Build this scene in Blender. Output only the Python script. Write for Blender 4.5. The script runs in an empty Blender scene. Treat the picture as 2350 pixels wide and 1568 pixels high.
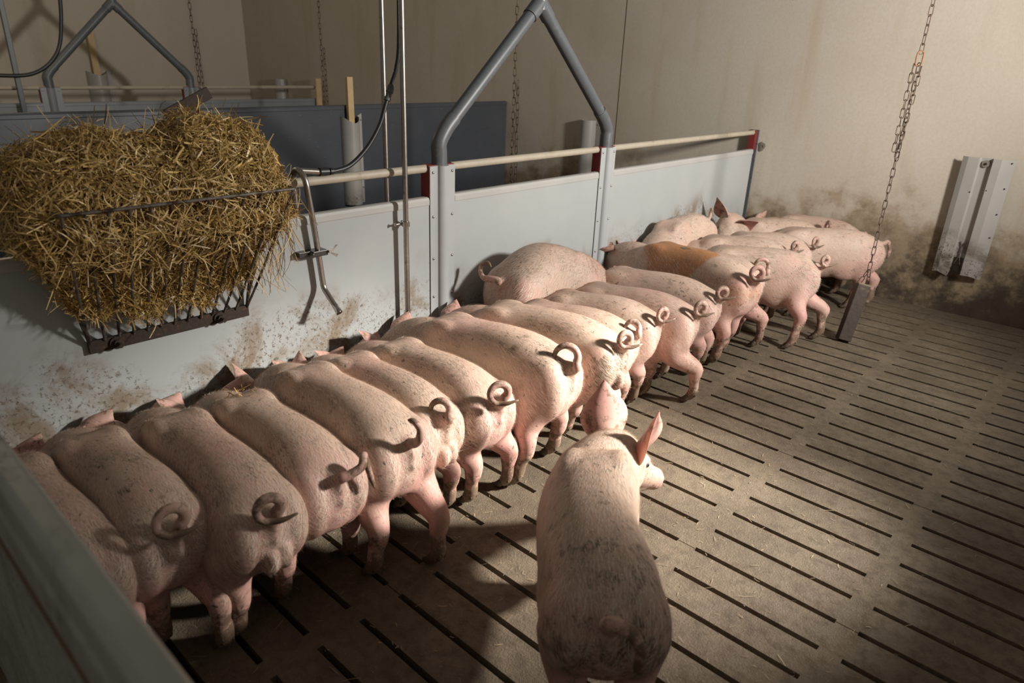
import bpy, bmesh, math, random
import numpy as np
from mathutils import Vector, Matrix, Euler

rng = np.random.default_rng(7)
random.seed(7)
sc = bpy.context.scene
COL = sc.collection
PI = math.pi

# ------------------------------------------------------------------ camera
cam_d = bpy.data.cameras.new('camera')
cam_d.sensor_width = 36.0
cam_d.lens = 1588.55 * 36.0 / 2350.0
cam_d.clip_start = 0.02
cam_d.clip_end = 60
cam_d.dof.use_dof = True
cam_d.dof.focus_distance = 2.7
cam_d.dof.aperture_fstop = 3.2
cam = bpy.data.objects.new('camera', cam_d)
COL.objects.link(cam)
_F = Vector((-0.61556647, 0.69048335, -0.37988244))
_R = Vector((0.73567999, 0.67630866, 0.03716922))
_U = Vector((-0.28258251, 0.25659178, 0.92428772))
_m = Matrix((( _R.x, _U.x, -_F.x), (_R.y, _U.y, -_F.y), (_R.z, _U.z, -_F.z))).to_4x4()
_m.translation = Vector((2.17226668, -3.28748704, 1.40938064))
cam.matrix_world = _m
sc.camera = cam

# ------------------------------------------------------------------ world, lamps, added fill, exposure
sc.view_settings.view_transform = 'Standard'
sc.view_settings.look = 'None'
sc.view_settings.exposure = 0.12
sc.view_settings.gamma = 1.0
sc.view_settings.use_curve_mapping = False
sc.cycles.use_denoising = True
sc.cycles.max_bounces = 6
sc.cycles.sample_clamp_indirect = 6.0

w = bpy.data.worlds.new('barn_air')
sc.world = w
w.use_nodes = True
w.node_tree.nodes['Background'].inputs[0].default_value = (1.0, 0.90, 0.77, 1)
w.node_tree.nodes['Background'].inputs[1].default_value = 0.125


def spot(name, loc, target, energy, size, blend, radius, color):
    d = bpy.data.lights.new(name, 'SPOT')
    d.energy = energy
    d.spot_size = math.radians(size)
    d.spot_blend = blend
    d.shadow_soft_size = radius
    d.color = color
    o = bpy.data.objects.new(name, d)
    COL.objects.link(o)
    o.location = loc
    o.rotation_euler = (Vector(target) - Vector(loc)).to_track_quat('-Z', 'Y').to_euler()
    return o


LAMP = (3.2, 0.1, 1.9)
spot('barn_lamp', LAMP, (0.42, 0.16, 1.75), 580, 128, 1.0, 0.16, (1.0, 0.955, 0.90))
spot('beam_lamp', LAMP, (.96, -1.62, 0.10), 1400, 34, 1.0, 0.14, (1.0, 0.935, 0.85))

nl = bpy.data.lights.new('next_pen_fill', 'POINT')  # added fill light, unseen; flattens the shadows on the left wall
nl.energy = 26
nl.color = (1.0, .80, .52)
nl.shadow_soft_size = .45
nlo = bpy.data.objects.new('next_pen_fill', nl)
COL.objects.link(nlo)
nlo.location = (-4.1, -2.2, 2.6)

# ------------------------------------------------------------------ geometry helpers
YB = 1.711


class MB:
    def __init__(self):
        self.v = []
        self.f = []
        self.n = 0
        self.m = []
        self.mi = 0

    def add(self, v, f):
        v = np.asarray(v, float).reshape(-1, 3)
        b = self.n
        self.v.append(v)
        self.f += [tuple(int(i) + b for i in q) for q in f]
        self.m += [self.mi] * len(f)
        self.n += len(v)
        return self

    def box(self, x0, x1, y0, y1, z0, z1):
        v = [(x, y, z) for x in (x0, x1) for y in (y0, y1) for z in (z0, z1)]
        return self.add(v, [(0, 1, 3, 2), (4, 6, 7, 5), (0, 4, 5, 1), (2, 3, 7, 6), (0, 2, 6, 4), (1, 5, 7, 3)])

    def obox(self, c, ax, ay, az):
        c, ax, ay, az = (np.asarray(q, float) for q in (c, ax, ay, az))
        v = [c + sx * ax + sy * ay + sz * az for sx in (-1, 1) for sy in (-1, 1) for sz in (-1, 1)]
        return self.add(v, [(0, 1, 3, 2), (4, 6, 7, 5), (0, 4, 5, 1), (2, 3, 7, 6), (0, 2, 6, 4), (1, 5, 7, 3)])

    def tube(self, pts, r, n=14, cap=True):
        pts = np.asarray(pts, float)
        m = len(pts)
        r = np.broadcast_to(np.asarray(r, float), (m,))
        t = np.gradient(pts, axis=0)
        t /= np.linalg.norm(t, axis=1)[:, None] + 1e-12
        a = np.array([0, 0, 1.0]) if abs(t[0][2]) < .9 else np.array([1.0, 0, 0])
        u = np.cross(t[0], a)
        u /= np.linalg.norm(u)
        vs = []
        ang = np.arange(n) * 2 * PI / n
        for i in range(m):
            u = u - t[i] * (u @ t[i])
            u /= np.linalg.norm(u) + 1e-12
            b = np.cross(t[i], u)
            vs.append(pts[i] + r[i] * (np.cos(ang)[:, None] * u + np.sin(ang)[:, None] * b))
        v = np.concatenate(vs)
        f = [(i * n + j, i * n + (j + 1) % n, (i + 1) * n + (j + 1) % n, (i + 1) * n + j)
             for i in range(m - 1) for j in range(n)]
        if cap:
            f.append(tuple(range(n))[::-1])
            f.append(tuple((m - 1) * n + j for j in range(n)))
        return self.add(v, f)

    def cyl(self, a, b, r, n=20):
        return self.tube([a, b], [r, r], n)

    def ell(self, c, rad, R=None, n=16, m=10):
        th = np.linspace(0, PI, m + 1)[1:-1]
        ph = np.arange(n) * 2 * PI / n
        v = [(0, 0, 1)] + [(math.sin(a) * math.cos(p), math.sin(a) * math.sin(p), math.cos(a)) for a in th for p in ph] + [(0, 0, -1)]
        v = np.array(v) * np.asarray(rad, float)
        if R is not None:
            v = v @ np.asarray(R).T
        v = v + np.asarray(c, float)
        f = [(0, 1 + j, 1 + (j + 1) % n) for j in range(n)]
        for i in range(len(th) - 1):
            for j in range(n):
                a = 1 + i * n
                f.append((a + j, a + n + j, a + n + (j + 1) % n, a + (j + 1) % n))
        e = len(v) - 1
        a = 1 + (len(th) - 1) * n
        f += [(a + j, e, a + (j + 1) % n) for j in range(n)]
        return self.add(v, f)

    def rings(self, rings, cap=True):
        n = len(rings[0])
        v = np.concatenate(rings)
        f = [(i * n + j, i * n + (j + 1) % n, (i + 1) * n + (j + 1) % n, (i + 1) * n + j)
             for i in range(len(rings) - 1) for j in range(n)]
        if cap:
            f.append(tuple(range(n))[::-1])
            f.append(tuple((len(rings) - 1) * n + j for j in range(n)))
        return self.add(v, f)

    def mesh(self, name, mats, smooth=True):
        me = bpy.data.meshes.new(name)
        v = np.concatenate(self.v) if self.v else np.zeros((0, 3))
        me.from_pydata(v.tolist(), [], self.f)
        for q in (mats if isinstance(mats, (list, tuple)) else [mats]):
            me.materials.append(q)
        if any(self.m):
            me.polygons.foreach_set('material_index', self.m)
        me.polygons.foreach_set('use_smooth', [smooth] * len(me.polygons))
        me.update()
        return me

    def obj(self, name, mats, parent=None, smooth=True, bevel=0.0, fix=True):
        me = self.mesh(name, mats, smooth)
        if fix:
            bm = bmesh.new()
            bm.from_mesh(me)
            bmesh.ops.recalc_face_normals(bm, faces=bm.faces)
            bm.to_mesh(me)
            bm.free()
        o = bpy.data.objects.new(name, me)
        COL.objects.link(o)
        if parent is not None:
            o.parent = parent
            o.matrix_parent_inverse = parent.matrix_world.inverted()
        if bevel:
            b = o.modifiers.new('bevel', 'BEVEL')
            b.width = bevel
            b.segments = 2
            b.limit_method = 'ANGLE'
        if smooth and bevel == 0:
            try:
                me.set_sharp_from_angle(angle=math.radians(40))
            except Exception:
                pass
        return o


def empty(name, loc):
    o = bpy.data.objects.new(name, None)
    COL.objects.link(o)
    o.location = loc
    o.empty_display_size = .05
    bpy.context.view_layer.update()
    return o


def tag(o, label, cat, group=None, kind=None):
    o['label'] = label
    o['category'] = cat
    if group:
        o['group'] = group
    if kind:
        o['kind'] = kind
    return o


def struct(o):
    o['kind'] = 'structure'
    return o


def spline(pts, n):
    """Catmull-Rom through the points (any dimension)."""
    P = np.asarray(pts, float)
    P = np.vstack([2 * P[0] - P[1], P, 2 * P[-1] - P[-2]])
    k = len(P) - 3
    out = []
    for s in np.linspace(0, k - 1e-9, n):
        i = int(s)
        t = s - i
        a, b, c, d = P[i:i + 4]
        out.append(.5 * ((2 * b) + (-a + c) * t + (2 * a - 5 * b + 4 * c - d) * t * t + (-a + 3 * b - 3 * c + d) * t ** 3))
    return np.array(out)


# ------------------------------------------------------------------ materials
def new_mat(name):
    m = bpy.data.materials.new(name)
    m.use_nodes = True
    nt = m.node_tree
    return m, nt, nt.nodes['Principled BSDF']


class NT:
    def __init__(self, nt):
        self.nt = nt
        self.obj = None

    def node(self, t, **kw):
        n = self.nt.nodes.new(t)
        for k, v in kw.items():
            setattr(n, k, v)
        return n

    def link(self, a, b):
        self.nt.links.new(a, b)

    def coord(self, which='Object', scale=(1, 1, 1), loc=(0, 0, 0), rnd=False):
        tc = self.node('ShaderNodeTexCoord')
        mp = self.node('ShaderNodeMapping')
        mp.inputs['Scale'].default_value = scale
        mp.inputs['Location'].default_value = loc
        self.link(tc.outputs[which], mp.inputs['Vector'])
        if rnd:
            oi = self.node('ShaderNodeObjectInfo')
            mu = self.node('ShaderNodeMath', operation='MULTIPLY')
            mu.inputs[1].default_value = 37.0
            self.link(oi.outputs['Random'], mu.inputs[0])
            cx = self.node('ShaderNodeCombineXYZ')
            for i in range(3):
                self.link(mu.outputs[0], cx.inputs[i])
            self.link(cx.outputs[0], mp.inputs['Location'])
        return mp.outputs[0]

    def noise(self, vec, scale, detail=4, rough=.55, dist=0.0):
        n = self.node('ShaderNodeTexNoise')
        n.inputs['Scale'].default_value = scale
        n.inputs['Detail'].default_value = detail
        n.inputs['Roughness'].default_value = rough
        n.inputs['Distortion'].default_value = dist
        self.link(vec, n.inputs['Vector'])
        return n.outputs['Fac']

    def ramp(self, fac, lo, hi, a=0.0, b=1.0):
        n = self.node('ShaderNodeMapRange')
        n.interpolation_type = 'SMOOTHSTEP'
        n.inputs['From Min'].default_value = lo
        n.inputs['From Max'].default_value = hi
        n.inputs['To Min'].default_value = a
        n.inputs['To Max'].default_value = b
        self.link(fac, n.inputs['Value'])
        return n.outputs['Result']

    def math(self, op, a, b=None):
        n = self.node('ShaderNodeMath', operation=op)
        for i, q in enumerate((a, b)):
            if q is None:
                continue
            if isinstance(q, (int, float)):
                n.inputs[i].default_value = q
            else:
                self.link(q, n.inputs[i])
        return n.outputs[0]

    def mix(self, fac, a, b, mode='MIX'):
        n = self.node('ShaderNodeMix', data_type='RGBA', blend_type=mode)
        for s, q in ((0, fac), (6, a), (7, b)):
            if isinstance(q, (int, float)):
                n.inputs[s].default_value = q
            elif isinstance(q, tuple):
                n.inputs[s].default_value = q if len(q) == 4 else q + (1,)
            else:
                self.link(q, n.inputs[s])
        return n.outputs[2]

    def sep(self, vec):
        n = self.node('ShaderNodeSeparateXYZ')
        self.link(vec, n.inputs[0])
        return n.outputs

    def attr(self, name):
        n = self.node('ShaderNodeAttribute')
        n.attribute_name = name
        return n

    def bump(self, h, strength, dist, bsdf, prev=None):
        n = self.node('ShaderNodeBump')
        n.inputs['Strength'].default_value = strength
        n.inputs['Distance'].default_value = dist
        self.link(h, n.inputs['Height'])
        if prev is not None:
            self.link(prev, n.inputs['Normal'])
        self.link(n.outputs[0], bsdf.inputs['Normal'])
        return n.outputs[0]


def simple(name, col, rough=.5, metal=0.0, var=.12, scale=30, bump=0.0, col2=None, thr=(.5, .7)):
    m, nt, b = new_mat(name)
    k = NT(nt)
    v = k.coord()
    f = k.noise(v, scale, 5)
    c = k.mix(f, tuple(q * (1 - var) for q in col), tuple(min(1, q * (1 + var)) for q in col))
    if col2:
        g = k.ramp(k.noise(v, scale * .45, 6, .65), thr[0], thr[1])
        c = k.mix(g, c, col2)
    k.link(c, b.inputs['Base Color'])
    b.inputs['Roughness'].default_value = rough
    b.inputs['Metallic'].default_value = metal
    if bump:
        k.bump(f, .5, bump, b)
    return m


M = {}
M['pipe_grey'] = simple('grey_pvc', (.105, .115, .125), .42, var=.15, scale=60, col2=(.20, .20, .19), thr=(.55, .8))
M['steel'] = simple('dull_steel', (.42, .39, .36), .34, 1.0, var=.25, scale=90, col2=(.16, .12, .09), thr=(.58, .8))
M['bright_steel'] = simple('bright_steel', (.55, .53, .50), .25, 1.0, var=.15, scale=70)
M['dark_steel'] = simple('dark_steel', (.09, .085, .08), .4, 1.0, var=.3, scale=80)
M['rust'] = simple('rusty_steel', (.045, .030, .024), .75, .3, var=.5, scale=120, bump=.002, col2=(.14, .07, .035), thr=(.55, .75))
M['wire'] = simple('weathered_wire', (.17, .15, .13), .55, .6, var=.4, scale=60, col2=(.05, .03, .02), thr=(.45, .6))
M['chain'] = simple('rusty_chain', (.13, .09, .06), .6, .45, var=.5, scale=45, col2=(.055, .036, .025), thr=(.5, .65))
M['chain_orange'] = simple('orange_rust', (.26, .12, .05), .65, .5, var=.4, scale=80)
M['rubber'] = simple('black_rubber', (.018, .019, .021), .42, var=.3, scale=60)
M['red'] = simple('red_plastic', (.20, .028, .028), .5, var=.2, scale=40)
M['rail'] = simple('cream_rail', (.42, .37, .29), .55, var=.14, scale=24, bump=.001, col2=(.25, .17, .09), thr=(.55, .85))
M['wood'] = simple('pale_board', (.56, .40, .21), .6, var=.2, scale=20)
M['block'] = simple('wet_wood', (.040, .024, .014), .6, var=.5, scale=40, bump=.003, col2=(.12, .085, .045), thr=(.58, .75))
M['blocktop'] = simple('raw_wood_end', (.20, .16, .10), .8, var=.4, scale=60, bump=.002)
M['mortar'] = simple('grey_mortar', (.20, .18, .15), .9, var=.3, scale=60, bump=.003)
M['groove_dirt_shade'] = simple('dirt_and_gap_shade', (.16, .11, .065), .9, var=.4, scale=30)  # groove dirt, with the shade of the gap in its colour
M['pit'] = simple('slurry_pit', (.006, .005, .004), .8)


def panel_mat(name, base, base2, dirt, dirt_hi, amount):
    """pale plastic boards: splashes and smears of dried dung low down, scuffs above"""
    m, nt, b = new_mat(name)
    k = NT(nt)
    v = k.coord()
    z = k.sep(v)[2]
    cl = k.noise(v, 2.2, 5, .6)
    c = k.mix(k.ramp(cl, .35, .7), base, base2)
    # broad smears
    zone = k.math('ADD', k.ramp(z, dirt_hi, dirt_hi - .42), k.ramp(k.noise(v, 1.7, 3), .3, .75, -.45, .35))
    sm = k.math('MULTIPLY', k.ramp(k.noise(v, 5.0, 8, .68, .6), .42, .62), k.ramp(zone, .1, .75))
    c = k.mix(k.math('MULTIPLY', sm, .8 * amount), c, dirt)
    # splatter crumbs
    sp = k.math('MULTIPLY', k.ramp(k.noise(v, 64, 10, .78, .2), .535, .60), k.ramp(k.math('MULTIPLY', k.noise(v, 6, 4), zone), .16, .38))
    c = k.mix(k.math('MULTIPLY', sp, .9 * amount), c, tuple(q * .62 for q in dirt))
    fl = k.ramp(k.noise(v, 120, 2), .76, .80)
    c = k.mix(k.math('MULTIPLY', fl, .6), c, (.05, .045, .035))
    sv = k.coord(scale=(1, 6, 60))
    sc_ = k.ramp(k.noise(sv, 3, 6, .7), .64, .72, 0, .35)
    c = k.mix(sc_, c, (.60, .61, .60))
    k.link(c, b.inputs['Base Color'])
    b.inputs['Roughness'].default_value = .42
    k.link(k.ramp(k.math('ADD', sm, sp), 0, 1, .40, .8), b.inputs['Roughness'])
    k.bump(k.math('ADD', k.math('MULTIPLY', sp, 1.0), k.math('MULTIPLY', k.noise(v, 9, 3), .25)), .35, .003, b)
    return m


M['panel'] = panel_mat('pale_grey_panel', (.375, .395, .395), (.415, .43, .425), (.19, .125, .065), .72, 1.0)
M['post'] = panel_mat('pale_grey_post', (.38, .395, .40), (.43, .44, .44), (.20, .135, .07), .50, .8)
M['cap'] = panel_mat('cap_strip', (.40, .40, .38), (.46, .45, .42), (.20, .14, .08), .3, .4)
M['fgpanel'] = panel_mat('gate_panel', (.36, .38, .36), (.44, .46, .43), (.15, .105, .065), 1.1, .7)
M['blue'] = panel_mat('shaded_blue_panel', (.055, .062, .074), (.068, .075, .088), (.06, .045, .03), .35, .8)  # grey-blue panel standing in shade; the shade is put into the dark base
M['farpanel'] = panel_mat('far_grey_panel', (.21, .23, .25), (.24, .26, .28), (.10, .08, .05), .2, .5)
M['guard'] = panel_mat('white_guard', (.34, .325, .30), (.40, .38, .35), (.11, .08, .05), .62, 1.1)


def wall_mat(name, tone):
    m, nt, b = new_mat(name)
    k = NT(nt)
    v = k.coord()
    xyz = k.sep(v)
    z = xyz[2]
    big = k.noise(v, .9, 5, .6)
    c = k.mix(k.ramp(big, .3, .72), tuple(q * tone for q in (.52, .46, .375)), tuple(q * tone for q in (.58, .53, .45)))
    st = k.coord(scale=(3.0, 3.0, .35))
    c = k.mix(k.ramp(k.noise(st, 2.0, 5, .6), .5, .75, 0, .4), c, tuple(q * tone for q in (.44, .345, .215)))
    c = k.mix(k.ramp(k.noise(v, 55, 4), .35, .7, 0, .22), c, tuple(q * tone for q in (.42, .36, .28)))
    # grime band at pig height, ragged edge
    edge = k.math('ADD', z, k.ramp(k.noise(v, 2.6, 7, .65), .25, .75, -.26, .26))
    g1 = k.ramp(edge, .72, .36)
    c = k.mix(k.math('MULTIPLY', g1, .75), c, (.27, .185, .09))
    g2 = k.math('MULTIPLY', k.ramp(edge, .58, .18), k.ramp(k.noise(v, 7, 8, .7), .38, .60))
    c = k.mix(k.math('MULTIPLY', g2, .85), c, (.062, .045, .03))
    g3 = k.ramp(edge, .24, .02)
    c = k.mix(k.math('MULTIPLY', g3, .9), c, (.05, .036, .024))
    sp = k.math('MULTIPLY', k.ramp(k.noise(v, 26, 8, .75), .60, .68), k.ramp(z, .95, .35))
    c = k.mix(k.math('MULTIPLY', sp, .7), c, (.07, .055, .04))
    fl = k.ramp(k.noise(v, 42, 2), .775, .80)
    c = k.mix(k.math('MULTIPLY', fl, .75), c, (.09, .075, .05))
    k.link(c, b.inputs['Base Color'])
    b.inputs['Roughness'].default_value = .75
    k.bump(k.noise(v, 140, 4), .35, .002, b)
    return m


M['wall'] = wall_mat('stained_plaster', 1.0)
M['wall_left'] = wall_mat('stained_plaster_left', .95)


def floor_mat():
    m, nt, b = new_mat('slatted_concrete')
    k = NT(nt)
    v = k.coord()
    a = k.noise(v, 3.0, 6, .6)
    c = k.mix(k.ramp(a, .3, .7), (.115, .088, .060), (.185, .146, .100))
    d = k.noise(v, 22, 7, .7)
    c = k.mix(k.ramp(d, .42, .68, 0, .6), c, (.070, .052, .034))
    g = k.noise(v, 170, 3, .6)
    c = k.mix(k.ramp(g, .60, .72, 0, .55), c, (.33, .27, .18))
    h = k.noise(v, 85, 5, .7)
    c = k.mix(k.ramp(h, .60, .70, 0, .75), c, (.05, .038, .026))
    k.link(c, b.inputs['Base Color'])
    k.link(k.ramp(d, .35, .7, .55, .85), b.inputs['Roughness'])
    hh = k.math('ADD', k.math('MULTIPLY', d, .7), k.math('MULTIPLY', g, .35))
    k.bump(hh, 1.0, .007, b)
    return m


M['floor'] = floor_mat()


def pig_mat():
    m, nt, b = new_mat('pig_skin')
    k = NT(nt)
    v = k.coord('Object', rnd=True)
    at = k.attr('skin')
    rgb = k.node('ShaderNodeSeparateColor')
    k.link(at.outputs['Color'], rgb.inputs[0])
    mud, pink, spot_ = rgb.outputs
    a = k.noise(v, 7, 5, .6)
    c = k.mix(k.ramp(a, .3, .7), (.53, .37, .29), (.59, .44, .355))
    # pinker thin skin
    p = k.math('ADD', k.math('MULTIPLY', pink, .9), k.ramp(k.noise(v, 4.2, 4), .45, .75, 0, .55))
    pc = k.node('ShaderNodeClamp')
    k.link(p, pc.inputs[0])
    c = k.mix(pc.outputs[0], c, (.58, .31, .275))
    # yellowish dust along the back, brushed backwards
    st = k.coord('Object', scale=(11, 60, 60), rnd=True)
    s1 = k.noise(st, 3.2, 6, .7)
    c = k.mix(k.ramp(s1, .50, .72, 0, .55), c, (.60, .47, .30))
    gp = k.math('MULTIPLY', k.ramp(k.noise(v, 5.5, 6, .65), .43, .64), k.ramp(s1, .42, .62))
    c = k.mix(k.math('MULTIPLY', gp, .72), c, (.20, .155, .105))
    # specks and scabs of dirt
    sp = k.math('MULTIPLY', k.ramp(k.noise(v, 62, 5, .7), .595, .64), k.ramp(k.noise(v, 8, 4), .44, .58))
    c = k.mix(k.math('MULTIPLY', sp, .85), c, (.055, .042, .03))
    # copper patch
    c = k.mix(k.math('MULTIPLY', spot_, .85), c, (.46, .19, .055))
    # mud on legs and tail ends
    mm = k.ramp(k.math('ADD', k.math('MULTIPLY', mud, .95), k.ramp(k.noise(v, 24, 7, .72), .3, .7, -.5, .5)), .30, .78)
    c = k.mix(k.math('MULTIPLY', mm, .85), c, (.135, .095, .055))
    k.link(c, b.inputs['Base Color'])
    b.inputs['Roughness'].default_value = .52
    b.inputs['Specular IOR Level'].default_value = .35
    b.inputs['Subsurface Weight'].default_value = .12
    b.inputs['Subsurface Radius'].default_value = (.02, .008, .005)
    b.inputs['Subsurface Scale'].default_value = .6
    h = k.math('ADD', k.math('MULTIPLY', k.noise(st, 9, 4, .7), .5), k.math('MULTIPLY', k.math('ADD', sp, mm), .35))
    k.bump(h, .35, .004, b)
    return m


M['pig'] = pig_mat()
M['hair'] = simple('pale_bristle', (.84, .72, .60), .45, var=.2, scale=3)
M['hoof'] = simple('muddy_hoof', (.095, .068, .045), .6, var=.4, scale=60, bump=.002)
M['eye'] = simple('dark_eye', (.012, .01, .01), .12)


def straw_mat():
    m, nt, b = new_mat('straw')
    k = NT(nt)
    at = k.attr('tint')
    k.link(at.outputs['Color'], b.inputs['Base Color'])
    b.inputs['Roughness'].default_value = .42
    return m


M['straw'] = straw_mat()

# ================================================================== THE SETTING
PX = [(-0.55 + .493 * i) for i in range(0)]
X_END0 = 1.378          # right end of one column of slots
COL_P = .493
SLOT_L = .433
PITCH = .13
SLOT_W = .0185


def build_floor(x_lo, x_hi, y_lo, y_hi):
    xs = {x_lo, x_hi}
    cols = []
    i0 = math.floor((x_lo - X_END0) / COL_P) - 1
    for i in range(i0, i0 + 60):
        b_ = X_END0 + COL_P * i
        a_ = b_ - SLOT_L
        if a_ > x_lo + .01 and b_ < x_hi - .01:
            cols.append((a_, b_))
            xs |= {a_, b_}
    xs = sorted(xs)
    rows = []
    j0 = math.floor(y_lo / PITCH)
    ys = {y_lo, y_hi}
    for j in range(j0, j0 + 200):
        y = PITCH * j
        if y - SLOT_W > y_lo and y + SLOT_W < y_hi - .03:
            rows.append((y - SLOT_W / 2, y + SLOT_W / 2, j % 6 == 0))
            ys |= {y - SLOT_W / 2, y + SLOT_W / 2}
    ys = sorted(ys)
    rowset = {round(r[0], 5): r for r in rows}
    colset = {round(c[0], 5) for c in cols}
    mb = MB()
    vid = {}

    def V(x, y, z):
        key = (round(x, 4), round(y, 4), z)
        if key not in vid:
            vid[key] = len(vv)
            vv.append((x, y, z))
        return vid[key]
    vv = []
    ff = []
    D = -.07
    for a, b_ in zip(xs[:-1], xs[1:]):
        isc = round(a, 5) in colset
        for c, d in zip(ys[:-1], ys[1:]):
            r = rowset.get(round(c, 5))
            if isc and r is not None:
                ff += [(V(a, c, 0), V(a, c, D), V(b_, c, D), V(b_, c, 0)),
                       (V(b_, d, 0), V(b_, d, D), V(a, d, D), V(a, d, 0)),
                       (V(a, d, 0), V(a, d, D), V(a, c, D), V(a, c, 0)),
                       (V(b_, c, 0), V(b_, c, D), V(b_, d, D), V(b_, d, 0))]
            elif r is not None and r[2]:
                # joint between two slabs: a narrow crack
                mc = (c + d) / 2
                e = .0016
                ff += [(V(a, c, 0), V(b_, c, 0), V(b_, mc - e, 0), V(a, mc - e, 0)),
                       (V(a, mc + e, 0), V(b_, mc + e, 0), V(b_, d, 0), V(a, d, 0)),
                       (V(a, mc - e, 0), V(b_, mc - e, 0), V(b_, mc, -.012), V(a, mc, -.012)),
                       (V(a, mc, -.012), V(b_, mc, -.012), V(b_, mc + e, 0), V(a, mc + e, 0))]
            else:
                ff.append((V(a, c, 0), V(b_, c, 0), V(b_, d, 0), V(a, d, 0)))
    mb.add(vv, ff)
    return mb


fl = build_floor(-.05, 4.2, -4.6, YB).obj('floor', M['floor'], smooth=False, fix=False)
struct(fl)
struct(MB().box(-7.3, -.05, -6.5, YB, -.05, 0.0).obj('floor_beyond', M['floor'], smooth=False))
struct(MB().box(-.1, 4.2, -4.6, YB, -.4, -.36).obj('floor_pit', M['pit'], smooth=False))

struct(MB().box(-1.225, 4.2, YB, YB + .15, -.4, 3.0).obj('wall_back', M['wall'], smooth=False))
struct(MB().box(-7.42, -1.235, YB + .004, YB + .154, -.4, 3.0).obj('wall_back_far', M['wall'], smooth=False))
struct(MB().box(-1.236, -1.224, YB + .012, YB + .14, -.0, 3.0).obj('trim_1', M['mortar'], smooth=False))
struct(MB().box(-7.42, -7.27, -6.5, YB + .004, -.05, 3.0).obj('wall_left', M['wall_left'], smooth=False))

# ================================================================== PEN PARTITION
PT = .8637
GRP_P = 'pale boards of the pen partition'


def panel(y0, y1, label, x=0.0, zt=PT, mat='panel', cap='cap', th=.035, name='partition_panel', group=None, z0=.01):
    o = empty(name, (x, (y0 + y1) / 2, 0))
    MB().box(x - th, x, y0, y1, z0, zt - .03).obj('board', M[mat], o, smooth=False, bevel=.002)
    # rounded cap strip with a lip
    prof = [(0.002, -.034), (.0035, -.03), (.0035, -.012), (-.001, -.003), (-.008, 0), (-th + .008, 0), (-th + .001, -.003), (-th - .0035, -.012), (-th - .0035, -.034)]
    rings = [np.array([(x + a, y, zt + c) for a, c in prof]) for y in (y0 + .001, y1 - .001)]
    MB().rings(rings).obj('cap_strip', M[cap], o, smooth=False)
    tag(o, label, 'partition panel', group)
    return o


panel(-3.12, -1.399, 'pale grey partition board under the straw rack, splashed with dung')
panel(-1.257, -.214, 'pale grey partition board between the two pipe posts')
panel(-.079, 1.665, 'pale grey partition board between second pipe post and back wall')


def post(y0, y1, label, screws=True):
    o = empty('partition_post', (0, (y0 + y1) / 2, 0))
    MB().box(-.052, -.0015, y0 - .001, y1 + .001, .02, .990).obj('liner', M['red'], o, smooth=False, bevel=.0015)
    c = (y0 + y1) / 2
    R = .029
    # front cover: flat flanges and a half-round bulge, one rolled sheet
    prof = [(0.0, y0), (.005, y0), (.005, c - R - .006)]
    for a in np.linspace(-80, 80, 13):
        prof.append((.004 + .024 * math.cos(math.radians(a)), c + R * math.sin(math.radians(a))))
    prof += [(.005, c + R + .006), (.005, y1), (0.0, y1)]
    rings = [np.array([(a, b, z) for a, b in prof]) for z in (.02, .987)]
    MB().rings(rings).obj('cover', M['post'], o)
    for z in (.962, .78, .60, .43, .28, .14):
        for y in (y0 + .016, y1 - .016):
            MB().ell((.006, y, z), (.004, .0058, .0058), n=10, m=6).obj('screw', M['steel'], o)
    tag(o, label, 'post')
    return o


post(-1.397, -1.259, 'pale grey screwed post beside the vertical steel pipe, red liner')
post(-.212, -.081, 'pale grey screwed post farther along, with red liner')

e = empty('end_channel', (0, YB - .02, 0))
MB().box(-.05, -.004, YB - .046, YB - .004, .855, .99).obj('liner', M['red'], e, smooth=False)
MB().box(-.054, .006, YB - .012, YB - .002, .02, .994).obj('angle_profile', M['pipe_grey'], e, smooth=False)
for z in (.90, .78, .66, .53):
    MB().ell((.008, YB - .012, z), (.004, .004, .004), n=8, m=6).obj('screw', M['bright_steel'], e)
tag(e, 'dark wall channel holding the partition end at the back wall', 'channel')

rails = (((-3.12, -1.398), 'cream pipe rail running over the straw rack'),
         ((-1.259, -.212), 'cream pipe rail between the two pipe posts'),
         ((-.081, YB - .02), 'cream pipe rail ending at the back wall'))
for (a, b_), l in rails:
    o = MB().cyl((-.024, a, .976), (-.024, b_, .976), .0165).obj('top_rail', M['rail'])
    tag(o, l, 'rail')


def pipe_frame(x, ya, yb, z0, apex, r, label, mat='pipe_grey'):
    """two plastic pipes leaning together into a tee that carries on up to the ceiling"""
    o = empty('feed_pipe', (x, (ya + yb) / 2, z0))
    yc, zc = apex
    for y in (ya, yb):
        d = np.array([0, yc - y, zc - (z0 + .10)])
        d = d / np.linalg.norm(d)
        el = spline([(x, y, z0 - .03), (x, y, z0 + .04), (x, y, z0 + .085), (x, y + d[1] * .05, z0 + .105 + d[2] * .05), (x, y + d[1] * .11, z0 + .105 + d[2] * .11)], 18)
        MB().tube(el, r * 1.13, 24).obj('elbow', M[mat], o)
        a = np.array([x, y + d[1] * .09, z0 + .105 + d[2] * .09])
        b2 = np.array([x, yc, zc]) - d * .045
        MB().cyl(a, b2, r, 24).obj('pipe', M[mat], o)
        MB().cyl(np.array([x, yc, zc]) - d * .085, np.array([x, yc, zc]), r * 1.15, 24).obj('socket', M[mat], o)
    MB().cyl((x, yc, zc - .03), (x, yc, 2.6), r * 1.15, 24).obj('riser', M[mat], o)
    tag(o, label, 'pipe')
    return o


pipe_frame(-.02, -1.325, -.145, .99, (-.735, 1.635), .029, 'dark grey pipe tent rising from the two near posts')

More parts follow.
